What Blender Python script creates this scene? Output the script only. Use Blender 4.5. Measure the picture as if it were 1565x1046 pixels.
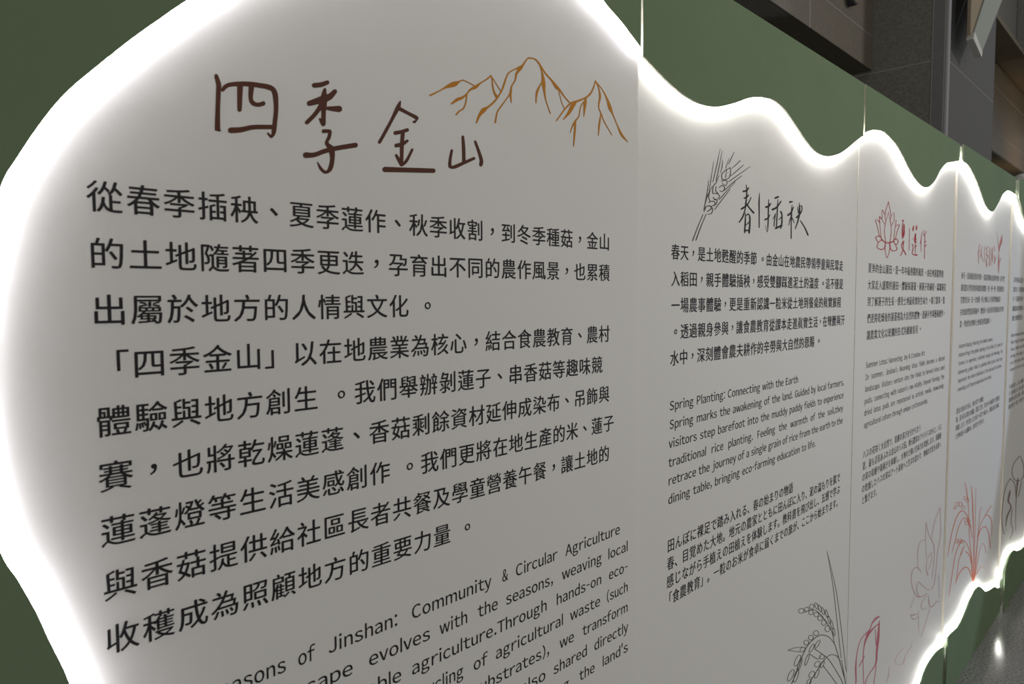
import bpy, math, random
from mathutils import Vector, Matrix
from mathutils.geometry import tessellate_polygon

for o in list(bpy.data.objects):
    bpy.data.objects.remove(o)
SC = bpy.context.scene
COL = SC.collection

# ------------------------------------------------------------------ camera
cam_data = bpy.data.cameras.new('camera')
cam = bpy.data.objects.new('camera', cam_data)
COL.objects.link(cam)
right = Vector((0.69720, -0.71685, -0.00597))
down = Vector((-0.04743, -0.03782, -0.99816))
fwd = Vector((0.71531, 0.69620, -0.06037))
rot = Matrix((right, -down, -fwd)).transposed()
cam.matrix_world = Matrix.Translation((-0.21804, -0.75872, 1.78681)) @ rot.to_4x4()
cam_data.sensor_width = 36.0
cam_data.lens = 1075.14 / 1565 * 36.0
cam_data.clip_start = 0.02
cam_data.clip_end = 200
cam_data.dof.use_dof = True
cam_data.dof.focus_distance = 1.35
cam_data.dof.aperture_fstop = 9.0
SC.camera = cam

# ------------------------------------------------------------------ world, lights, exposure
SC.view_settings.view_transform = 'Standard'
SC.view_settings.look = 'None'
SC.view_settings.exposure = 0.0
SC.view_settings.gamma = 1.0
SC.view_settings.use_curve_mapping = False

world = bpy.data.worlds.new('hall_air')
SC.world = world
world.use_nodes = True
bg = world.node_tree.nodes['Background']
bg.inputs[0].default_value = (1.0, 0.98, 0.96, 1)
bg.inputs[1].default_value = 0.175


def area_lamp(name, loc, target, size, power, color, shape='DISK'):
    l = bpy.data.lights.new(name, 'AREA')
    l.shape = shape
    l.size = size
    l.energy = power
    l.color = color
    o = bpy.data.objects.new(name, l)
    COL.objects.link(o)
    o.location = loc
    o.rotation_euler = (Vector(target) - Vector(loc)).to_track_quat('-Z', 'Y').to_euler()
    return o


def spot_lamp(name, loc, target, power, color, angle, blend=0.5, radius=0.05):
    l = bpy.data.lights.new(name, 'SPOT')
    l.energy = power
    l.color = color
    l.spot_size = math.radians(angle)
    l.spot_blend = blend
    l.shadow_soft_size = radius
    o = bpy.data.objects.new(name, l)
    COL.objects.link(o)
    o.location = loc
    o.rotation_euler = (Vector(target) - Vector(loc)).to_track_quat('-Z', 'Y').to_euler()
    return o


# unseen fill lights, added to brighten the panels and the building behind
area_lamp('fill_light', (1.9, -3.0, 3.4), (2.2, 0.0, 0.9), 0.9, 35, (1.0, 0.935, 0.80))
area_lamp('fill_light', (7.5, -4.2, 5.2), (6.5, 0.5, 3.5), 0.9, 60, (1.0, 0.98, 0.94))
# added cool spot on the far panels; its cone edge imitates a person's shadow
spot_lamp('shadow_edge_spot', (7.0, -3.6, 1.3), (-1.0, 0.0, 2.7), 172, (0.68, 0.79, 1.0), 69, 0.05, 0.05)
# warm wall lamp in the far recess
spot_lamp('recess_lamp', (12.2, 0.2, 3.2), (12.2, 1.2, 4.1), 24, (1.0, 0.66, 0.30), 100, 1.0, 0.1)


# ------------------------------------------------------------------ materials
def lin(c):
    return tuple(((v / 255) / 12.92 if v / 255 <= 0.04045 else ((v / 255 + 0.055) / 1.055) ** 2.4) for v in c)


MATS = {}


def mat(name, rgb, rough=0.6, noise=None, bump=None, spec=0.5, metal=0.0, emit=None):
    """procedural material: colour, optional (scale, amount) speckle, optional (scale, strength) bump"""
    m = bpy.data.materials.new(name)
    m.use_nodes = True
    nt = m.node_tree
    b = nt.nodes['Principled BSDF']
    col = (*rgb, 1)
    b.inputs['Base Color'].default_value = col
    b.inputs['Roughness'].default_value = rough
    b.inputs['Metallic'].default_value = metal
    b.inputs['Specular IOR Level'].default_value = spec
    tc = nt.nodes.new('ShaderNodeTexCoord')
    if noise:
        n = nt.nodes.new('ShaderNodeTexNoise')
        n.inputs['Scale'].default_value = noise[0]
        n.inputs['Detail'].default_value = 6
        n.inputs['Roughness'].default_value = 0.7
        nt.links.new(tc.outputs['Object'], n.inputs['Vector'])
        r = nt.nodes.new('ShaderNodeValToRGB')
        a = noise[1]
        r.color_ramp.elements[0].position = 0.32
        r.color_ramp.elements[1].position = 0.68
        r.color_ramp.elements[0].color = (*[v * (1 - a) for v in rgb], 1)
        r.color_ramp.elements[1].color = (*[min(1, v * (1 + a)) for v in rgb], 1)
        nt.links.new(n.outputs['Fac'], r.inputs[0])
        nt.links.new(r.outputs[0], b.inputs['Base Color'])
    if bump:
        n2 = nt.nodes.new('ShaderNodeTexNoise')
        n2.inputs['Scale'].default_value = 1.0
        n2.inputs['Detail'].default_value = 3
        mp = nt.nodes.new('ShaderNodeMapping')
        mp.inputs['Scale'].default_value = bump[0]
        nt.links.new(tc.outputs['Object'], mp.inputs['Vector'])
        nt.links.new(mp.outputs[0], n2.inputs['Vector'])
        bp = nt.nodes.new('ShaderNodeBump')
        bp.inputs['Strength'].default_value = bump[1]
        bp.inputs['Distance'].default_value = 0.001
        nt.links.new(n2.outputs['Fac'], bp.inputs['Height'])
        nt.links.new(bp.outputs[0], b.inputs['Normal'])
    if emit:
        b.inputs['Emission Color'].default_value = (*emit[0], 1)
        b.inputs['Emission Strength'].default_value = emit[1]
    MATS[name] = m
    return m


mat('white_print_film', (0.80, 0.79, 0.77), 0.55, bump=((1400, 1, 160), 0.10), spec=0.3)
mat('green_paint', (0.172, 0.238, 0.142), 0.85, noise=(3.0, 0.04), bump=((600, 600, 600), 0.08), spec=0.12)
mat('raw_board_edge', (0.74, 0.70, 0.61), 0.7, spec=0.2)
mat('led_silicone', (0.9, 0.9, 0.9), 0.5, emit=((1.0, 0.975, 0.93), 44.0))
mat('led_silicone_cool', (0.9, 0.9, 0.9), 0.5, emit=((0.965, 0.945, 1.0), 46.0))
mat('rib_aluminium', (0.34, 0.34, 0.35), 0.5)
mat('floor_granite', (0.20, 0.20, 0.195), 0.15, noise=(85, 0.6), spec=0.6)
mat('grey_granite', (0.25, 0.245, 0.225), 0.45, noise=(60, 0.28), spec=0.3)
mat('warm_granite', (0.215, 0.19, 0.155), 0.45, noise=(45, 0.15), spec=0.3)
mat('cool_granite', (0.13, 0.13, 0.135), 0.4, noise=(45, 0.15), spec=0.35)
mat('brown_granite', (0.19, 0.155, 0.10), 0.3, noise=(40, 0.2), spec=0.5)
mat('dark_soffit', (0.26, 0.235, 0.175), 0.6, noise=(30, 0.15), spec=0.2)
mat('grout', (0.50, 0.49, 0.46), 0.8)
mat('dark_rubber', (0.05, 0.05, 0.05), 0.6)
mat('steel', (0.42, 0.42, 0.45), 0.7)
mat('tan_panel', (0.36, 0.29, 0.20), 0.6)
mat('frosted_glass', (0.42, 0.46, 0.42), 0.35)
mat('pale_plastic', (0.85, 0.85, 0.81), 0.5)
INKS = {'ink_brown': (86, 46, 30), 'ink_ochre': (196, 128, 22), 'ink_dark': (66, 66, 62), 'ink_black': (34, 34, 32),
        'ink_olive': (92, 92, 78), 'ink_red': (176, 42, 56), 'ink_rose': (200, 112, 128), 'ink_pale_rose': (204, 168, 174),
        'ink_pale_red': (196, 128, 128), 'ink_orange': (224, 122, 92), 'ink_taupe': (140, 120, 110), 'ink_text': (38, 36, 38)}
for k, v in INKS.items():
    mat(k, lin(v), 0.6, spec=0.2)


# ------------------------------------------------------------------ helpers
def link_mesh(name, verts, faces, mats, parent=None, face_mats=None):
    me = bpy.data.meshes.new(name)
    me.from_pydata(verts, [], faces)
    for m in mats:
        me.materials.append(MATS[m])
    if face_mats:
        for p, i in zip(me.polygons, face_mats):
            p.material_index = i
    me.update()
    o = bpy.data.objects.new(name, me)
    COL.objects.link(o)
    if parent:
        o.parent = parent
        o.matrix_parent_inverse = Matrix.Translation(-world_loc(parent))
    return o


def world_loc(o):
    v = Vector((0, 0, 0))
    while o:
        v += o.location
        if o.parent:
            v += o.matrix_parent_inverse.translation
        o = o.parent
    return v


def empty(name, loc, label=None, cat=None, group=None, kind=None):
    o = bpy.data.objects.new(name, None)
    COL.objects.link(o)
    o.location = loc
    o.empty_display_size = 0.1
    if label:
        o['label'] = label
    if cat:
        o['category'] = cat
    if group:
        o['group'] = group
    if kind:
        o['kind'] = kind
    return o


def box_data(x0, x1, y0, y1, z0, z1):
    v = [(x0, y0, z0), (x1, y0, z0), (x1, y1, z0), (x0, y1, z0), (x0, y0, z1), (x1, y0, z1), (x1, y1, z1), (x0, y1, z1)]
    f = [(0, 3, 2, 1), (4, 5, 6, 7), (0, 1, 5, 4), (1, 2, 6, 5), (2, 3, 7, 6), (3, 0, 4, 7)]
    return v, f


def box(name, b, m, parent=None, bevel=0.0):
    v, f = box_data(*b)
    o = link_mesh(name, v, f, [m], parent)
    if bevel:
        mod = o.modifiers.new('bevel', 'BEVEL')
        mod.width = bevel
        mod.segments = 2
    return o


def catmull(pts, n):
    """smooth curve through pts; pts may be tuples of any length"""
    if len(pts) < 3:
        return [tuple(p) for p in pts]
    out = []
    k = len(pts)
    for i in range(k - 1):
        p0 = pts[i - 1] if i else [2 * a - b for a, b in zip(pts[0], pts[1])]
        p1, p2 = pts[i], pts[i + 1]
        p3 = pts[i + 2] if i + 2 < k else [2 * a - b for a, b in zip(pts[-1], pts[-2])]
        for j in range(n):
            t = j / n
            out.append(tuple(0.5 * (2 * b + (c - a) * t + (2 * a - 5 * b + 4 * c - d) * t * t + (3 * b - a - 3 * c + d) * t ** 3)
                             for a, b, c, d in zip(p0, p1, p2, p3)))
    out.append(tuple(pts[-1]))
    return out


def prism(name, outline, y0, y1, mats, parent):
    """outline in (x, z) extruded from y0 (front) to y1 (back); material 0 faces, 1 sides"""
    n = len(outline)
    v = [(x, y0, z) for x, z in outline] + [(x, y1, z) for x, z in outline]
    tris = tessellate_polygon([[Vector((x, z, 0)) for x, z in outline]])
    area = sum(outline[i][0] * outline[(i + 1) % n][1] - outline[(i + 1) % n][0] * outline[i][1] for i in range(n))
    faces, fm = [], []
    for t in tris:
        a, b, c = t
        A, B, Cc = outline[a], outline[b], outline[c]
        s = (B[0] - A[0]) * (Cc[1] - A[1]) - (Cc[0] - A[0]) * (B[1] - A[1])
        if s < 0:
            a, b, c = c, b, a
        faces.append((a, b, c)); fm.append(0)              # seen from -Y: counter-clockwise in (x, z)
        faces.append((c + n, b + n, a + n)); fm.append(0)
    for i in range(n):
        j = (i + 1) % n
        faces.append((i, i + n, j + n, j) if area > 0 else (i, j, j + n, i + n)); fm.append(1)
    return link_mesh(name, v, faces, mats, parent, fm)


# ------------------------------------------------------------------ lettering: glyph outlines from Blender's own built-in font
_glyphs = {}


def glyph(s, bold):
    key = (s, bold)
    if key not in _glyphs:
        c = bpy.data.curves.new('glyph', 'FONT')
        c.body = s
        c.size = 1
        c.offset = 0.0007 if s == '童' else bold        # that glyph fills wrongly at zero offset
        c.resolution_u = 3
        o = bpy.data.objects.new('glyph', c)
        COL.objects.link(o)
        dg = bpy.context.evaluated_depsgraph_get()
        me = bpy.data.meshes.new_from_object(o.evaluated_get(dg))
        vs = [(v.co.x, v.co.y) for v in me.vertices]
        fs = [tuple(p.vertices) for p in me.polygons]
        bpy.data.objects.remove(o)
        bpy.data.curves.remove(c)
        bpy.data.meshes.remove(me)
        xs = [a for a, _ in vs] or [0]
        ys = [b for _, b in vs] or [0]
        _glyphs[key] = (vs, fs, (min(xs), max(xs), min(ys), max(ys)))
    return _glyphs[key]


# ASCII words are set with the fallback face's wide-form letters, respaced to proportional widths
SIDE = {'round': 'oecdqOCGQ', 'slant': 'vwyAVWYTx'}


def latin(word, bold):
    key = ('latin', word, bold)
    if key in _glyphs:
        return _glyphs[key]
    vs, fs, x = [], [], 0.0
    for ch in word:
        gv, gf, bb = glyph(chr(ord(ch) + 0xFEE0), bold)
        if ch == 'l':                                   # plain stem instead of the wide form's tailed l
            gv, gf, bb = [(0, 0), (0.085, 0), (0.085, 0.79), (0, 0.79)], [(0, 1, 2, 3)], (0.0, 0.085, 0, 0.79)
        sx = 0.42 if ch == '-' else 0.9
        lb = 0.045 if ch in 'oecdqOCGQags' else (0.012 if ch in 'vwyAVWYTxtfj' else 0.075)
        rb = 0.045 if ch in 'oecbpOQDs' else (0.012 if ch in 'vwyAVWYTxtfrkL' else 0.07)
        n = len(vs)
        x += lb + 0.012
        vs += [(x + (a - bb[0]) * sx, b) for a, b in gv]
        fs += [tuple(i + n for i in t) for t in gf]
        x += (bb[1] - bb[0]) * sx + rb
    _glyphs[key] = (vs, fs, (0.0, x, -0.2, 0.75))
    return _glyphs[key]


class Print:
    """collects flat printed shapes on one panel face"""

    def __init__(self, y):
        self.v, self.f, self.y = [], [], y

    def add(self, s, x, z, sx, sz, bold=0.0, g=None):
        vs, fs, bb = g or glyph(s, 0.0)
        for e in ((-bold, -bold * 0.5), (bold, bold * 0.5)) if bold else ((0, 0),):
            n = len(self.v)
            self.y -= 2e-6
            self.v += [(x + (a + e[0]) * sx, self.y, z + (b + e[1]) * sz) for a, b in vs]
            self.f += [tuple(i + n for i in t) for t in fs]

    def cjk(self, s, xs, z, em, emz=None, tc=True, bold=0.006):
        """xs: cell centres; z: centre line of the row"""
        emz = emz or em
        for ch, x in zip(s, xs):
            if tc and ch in '，。、':
                bb = glyph(ch, 0.0)[2]
                self.add(ch, x - em * (bb[0] + bb[1]) / 2, z - emz * ((bb[2] + bb[3]) / 2), em, emz, bold)
            else:
                self.add(ch, x - em * 0.5, z - emz * 0.38, em, emz, bold)

    def fit_cjk(self, s, x0, x1, z, tc, em=None, emz=None, bold=0.006):
        pos, p = [], 0.0
        for ch in s:
            if tc and ch == '。' and pos:
                p += 0.4
            pos.append(p)
            p += 1.0
        last = pos[-1] + 0.93
        pitch = (x1 - x0) / last
        e = em or pitch * 0.96
        self.cjk(s, [x0 + (q + 0.465) * pitch for q in pos], z, e, emz or em or e, tc, bold)

    def word(self, w, x0, x1, z, size, bold=0.004):
        g = latin(w, 0.0)
        self.add(w, x0, z, (x1 - x0) / g[2][1], size, bold, g)

    def line(self, s, x0, x1, z, size, k, justify, bold=0.004):
        ws = s.split(' ')
        wd = [latin(w, 0.0)[2][1] * size * k for w in ws]
        gap = (x1 - x0 - sum(wd)) / max(1, len(ws) - 1)
        x = x0
        for w, d in zip(ws, wd):
            self.add(w, x, z, size * k, size, bold, latin(w, 0.0))
            x += d + gap

    def strokes(self, data, lim, n=4):
        q = lambda v: min(max(v, lim[0]), lim[1])
        for s in data:
            pts = [tuple(v / 10000 for v in s[i:i + 4]) for i in range(0, len(s), 4)]
            pts = [(q(a), b, q(c), d) for a, b, c, d in pts]
            pts = catmull(pts, n)
            # rounded caps
            def cap(p, q):
                cx, cz = (p[0] + p[2]) / 2, (p[1] + p[3]) / 2
                dx, dz = cx - (q[0] + q[2]) / 2, cz - (q[1] + q[3]) / 2
                L = math.hypot(dx, dz) or 1
                w = math.hypot(p[0] - p[2], p[1] - p[3]) * 0.42
                dx, dz = dx / L * w, dz / L * w
                r = 0.5
                return (cx + (p[0] - cx) * r + dx, cz + (p[1] - cz) * r + dz, cx + (p[2] - cx) * r + dx, cz + (p[3] - cz) * r + dz)
            pts = [cap(pts[0], pts[1])] + pts + [cap(pts[-1], pts[-2])]
            b = len(self.v)
            self.y -= 4e-6
            for p in pts:
                self.v.append((p[0], self.y, p[1]))
                self.v.append((p[2], self.y, p[3]))
            for i in range(len(pts) - 1):
                a = b + 2 * i
                self.f.append((a, a + 1, a + 3, a + 2))

    def build(self, name, m, parent):
        return link_mesh(name, self.v, self.f, [m], parent)

# ------------------------------------------------------------------ the display wall
SEAM = [-0.3002, 0.9017, 2.1031, 3.2997, 4.5073, 5.7092]
PY = [0.0, 0.0060, 0.0048, -0.0032, -0.0119]        # face of each white board
TOPZ = 2.436
GREEN = [0.0112, 0.0140, 0.0140, 0.0180, 0.0250]     # green faces stand this far in front of the white faces
WHITE_X = [(-0.2982, 0.9010), (0.9022, 2.1024), (2.1036, 3.2982), (3.3012, 4.5058), (4.5088, 5.7072)]
GREEN_X = [(-0.2982, 0.8930), (0.9050, 2.0990), (2.1070, 3.2978), (3.3016, 4.5054), (4.5092, 5.7072)]
LOW_X = [(-0.2982, 0.9014), (0.9020, 2.1029), (2.1035, 3.2994), (3.3000, 4.5064), (4.5082, 5.7072)]
ROWC = [1.882, 1.8275, 1.773, 1.7185, 1.664]
ROWE = [1.557, 1.5180, 1.4788, 1.4392, 1.4008, 1.3615]
ROWJ = [1.273, 1.235, 1.197, 1.159, 1.121]

WAVE_LEFT = [(0.898, 0.255), (0.72, 0.235), (0.5, 0.26), (0.3, 0.36), (0.12, 0.52), (0.03, 0.72), (0.01, 0.93), (0.005, 1.1), (-0.012, 1.25), (-0.035, 1.37), (-0.0496, 1.4276), (-0.0545, 1.4454), (-0.0641, 1.4746), (-0.0734, 1.505), (-0.0853, 1.5372), (-0.098, 1.5692), (-0.111, 1.64), (-0.116, 1.73), (-0.104, 1.81), (-0.085, 1.8845), (-0.0702, 1.9157), (-0.0506, 1.9499), (-0.0322, 1.9769), (-0.0084, 2.0039), (0.0256, 2.04), (0.0516, 2.0656), (0.0803, 2.0929), (0.14, 2.145), (0.22, 2.205), (0.32, 2.262), (0.44, 2.305), (0.56, 2.322), (0.67, 2.32), (0.7604, 2.3026), (0.7937, 2.2898), (0.8323, 2.275), (0.8625, 2.2605), (0.893, 2.2455)]
WAVE_TOP = {
    1: [(0.9084, 2.2336), (0.9402, 2.2225), (0.9744, 2.2112), (1.0147, 2.1998), (1.0669, 2.19), (1.13, 2.1884), (1.1941, 2.1971), (1.262, 2.217), (1.3358, 2.2429), (1.401, 2.258), (1.4688, 2.2629), (1.5295, 2.2524), (1.59, 2.2293), (1.6564, 2.201), (1.7252, 2.18), (1.7902, 2.1765), (1.8529, 2.1849), (1.9306, 2.2079), (2.012, 2.2435), (2.0894, 2.2779)],
    2: [(2.0967, 2.2858), (2.1434, 2.3009), (2.2105, 2.3154), (2.2945, 2.323), (2.3921, 2.3088), (2.4512, 2.2937), (2.5293, 2.2624), (2.5864, 2.238), (2.6534, 2.216), (2.7398, 2.1992), (2.8191, 2.2026), (2.8948, 2.2278), (2.9442, 2.2552), (2.9988, 2.2912), (3.091, 2.3291), (3.185, 2.3456), (3.2889, 2.3649)],
    3: [(3.3121, 2.3645), (3.4091, 2.3583), (3.5005, 2.3342), (3.5692, 2.3103), (3.6559, 2.2724), (3.7572, 2.2257), (3.8378, 2.2057), (3.9076, 2.2022), (3.9734, 2.2158), (4.077, 2.2654), (4.1687, 2.3127), (4.3027, 2.3434), (4.4118, 2.3479), (4.4687, 2.3467)],
    4: [(4.4056, 2.3403), (4.4842, 2.3325), (4.5865, 2.2899), (4.6761, 2.2364), (4.9, 2.19), (5.03, 2.16), (5.2, 2.2), (5.4, 2.27), (5.55, 2.29), (5.71, 2.27)],
}
WAVE_BOTTOM = {
    1: [(0.9, 0.255), (1.08, 0.285), (1.25, 0.25), (1.42, 0.18), (1.6, 0.16), (1.78, 0.2), (1.95, 0.26), (2.105, 0.27)],
    2: [(2.1, 0.27), (2.25, 0.245), (2.42, 0.2), (2.6, 0.165), (2.78, 0.165), (2.9229, 0.2136), (2.9821, 0.2424), (3.0659, 0.2577), (3.1785, 0.2554), (3.2747, 0.2375), (3.31, 0.228)],
    3: [(3.25, 0.2596), (3.3392, 0.2752), (3.4978, 0.2594), (3.6054, 0.2764), (3.7156, 0.3113), (3.8351, 0.33), (3.9294, 0.318), (4.0398, 0.2672), (4.1126, 0.2378), (4.2235, 0.2123), (4.3379, 0.1931), (4.433, 0.1579), (4.52, 0.135)],
    4: [(4.3874, 0.1948), (4.5095, 0.2337), (4.6065, 0.2805), (4.7137, 0.2934), (4.7984, 0.282), (4.9512, 0.2375), (5.1215, 0.2134), (5.45, 0.19), (5.71, 0.23)],
}

LABELS = ['nearest green and white display panel, brown handwritten title and orange mountain drawing',
          'second display panel, with the black handwritten title beside a grey wheat ear',
          'third display panel, with the red lotus emblem and red handwritten title',
          'fourth display panel, with the orange rice plant drawn above its lower edge',
          'farthest display panel, cut by the right edge, with brown mushroom drawing in shadow']


def led(name, curve, y, side, parent, h):
    """flexible LED strip standing on edge along curve (x, z); side +1 pushes it up behind the board, -1 down"""
    v, f = [], []
    n = len(curve)
    for i, (x, z) in enumerate(curve):
        a, b = curve[max(0, i - 1)], curve[min(n - 1, i + 1)]
        tx, tz = b[0] - a[0], b[1] - a[1]
        L = math.hypot(tx, tz)
        nx, nz = -tz / L * side, tx / L * side
        for d, yy in ((0.0012, y - h), (0.0052, y - h), (0.0052, y - 0.0012), (0.0012, y - 0.0012)):
            v.append((x + nx * d, yy, z + nz * d))
    for i in range(n - 1):
        for k in range(4):
            a, b = 4 * i + k, 4 * i + (k + 1) % 4
            f.append((a, b, b + 4, a + 4))
    f.append((0, 1, 2, 3)); f.append(tuple(4 * (n - 1) + k for k in (3, 2, 1, 0)))
    o = link_mesh(name, v, f, ['led_silicone_cool' if parent is first_root else 'led_silicone'], parent)
    return o


def trim_curve(c, x0, x1):
    return [p for p in c if x0 < p[0] < x1]


panels, boards = [], []
first_root = None
for i in range(5):
    (x0, x1), y = WHITE_X[i], PY[i]
    root = empty('display_panel', ((x0 + x1) / 2, y, 0), LABELS[i], 'display panel', 'green and white exhibition panels')
    first_root = first_root or root
    v, f = box_data(x0, x1, y, y + 0.018, 0.0, TOPZ - 0.002)
    wb = link_mesh('white_board', v, f, ['white_print_film', 'raw_board_edge'], root, [1, 1, 0, 1, 0, 1])
    (x0, x1) = GREEN_X[i]
    yf, yb = y - GREEN[i], y - GREEN[i] + 0.005
    lh = min(GREEN[i] - 0.0052, 0.010)
    if i == 0:
        c = catmull(WAVE_LEFT, 7)
        outline = [(x1, TOPZ), (x0, TOPZ), (x0, 0), (x1, 0)] + c
        prism('green_front_board', outline, yf, yb, ['green_paint', 'raw_board_edge'], root)
        led('led_strip', c[::-1], y, 1, root, lh)
    else:
        up, lo = catmull(WAVE_TOP[i], 6), catmull(WAVE_BOTTOM[i], 6)
        up = [(x0, up[0][1])] + trim_curve(up, x0, x1) + [(x1, up[-1][1])]
        lo = [(x0, lo[0][1])] + trim_curve(lo, x0, x1) + [(x1, lo[-1][1])]
        b1 = prism('green_front_board', up + [(x1, TOPZ), (x0, TOPZ)], yf, yb, ['green_paint', 'raw_board_edge'], root)
        lx0, lx1 = LOW_X[i]
        lo = [(lx0, lo[0][1])] + trim_curve(lo, lx0, lx1) + [(lx1, lo[-1][1])]
        b2 = prism('green_front_board', [(lx0, 0), (lx1, 0)] + lo[::-1], yf, yb, ['green_paint', 'green_paint'], root)
        led('led_strip', up, y, 1, root, lh)
        led('led_strip', lo, y, -1, root, lh)
    # rear studs carrying the boards
    for sx in (x0 + 0.03, x1 - 0.09):
        box('rear_stud', (sx, sx + 0.06, y + 0.018, y + 0.058, 0, TOPZ - 0.02), 'raw_board_edge', root)
    panels.append(root)
    boards.append(wb)

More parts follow.
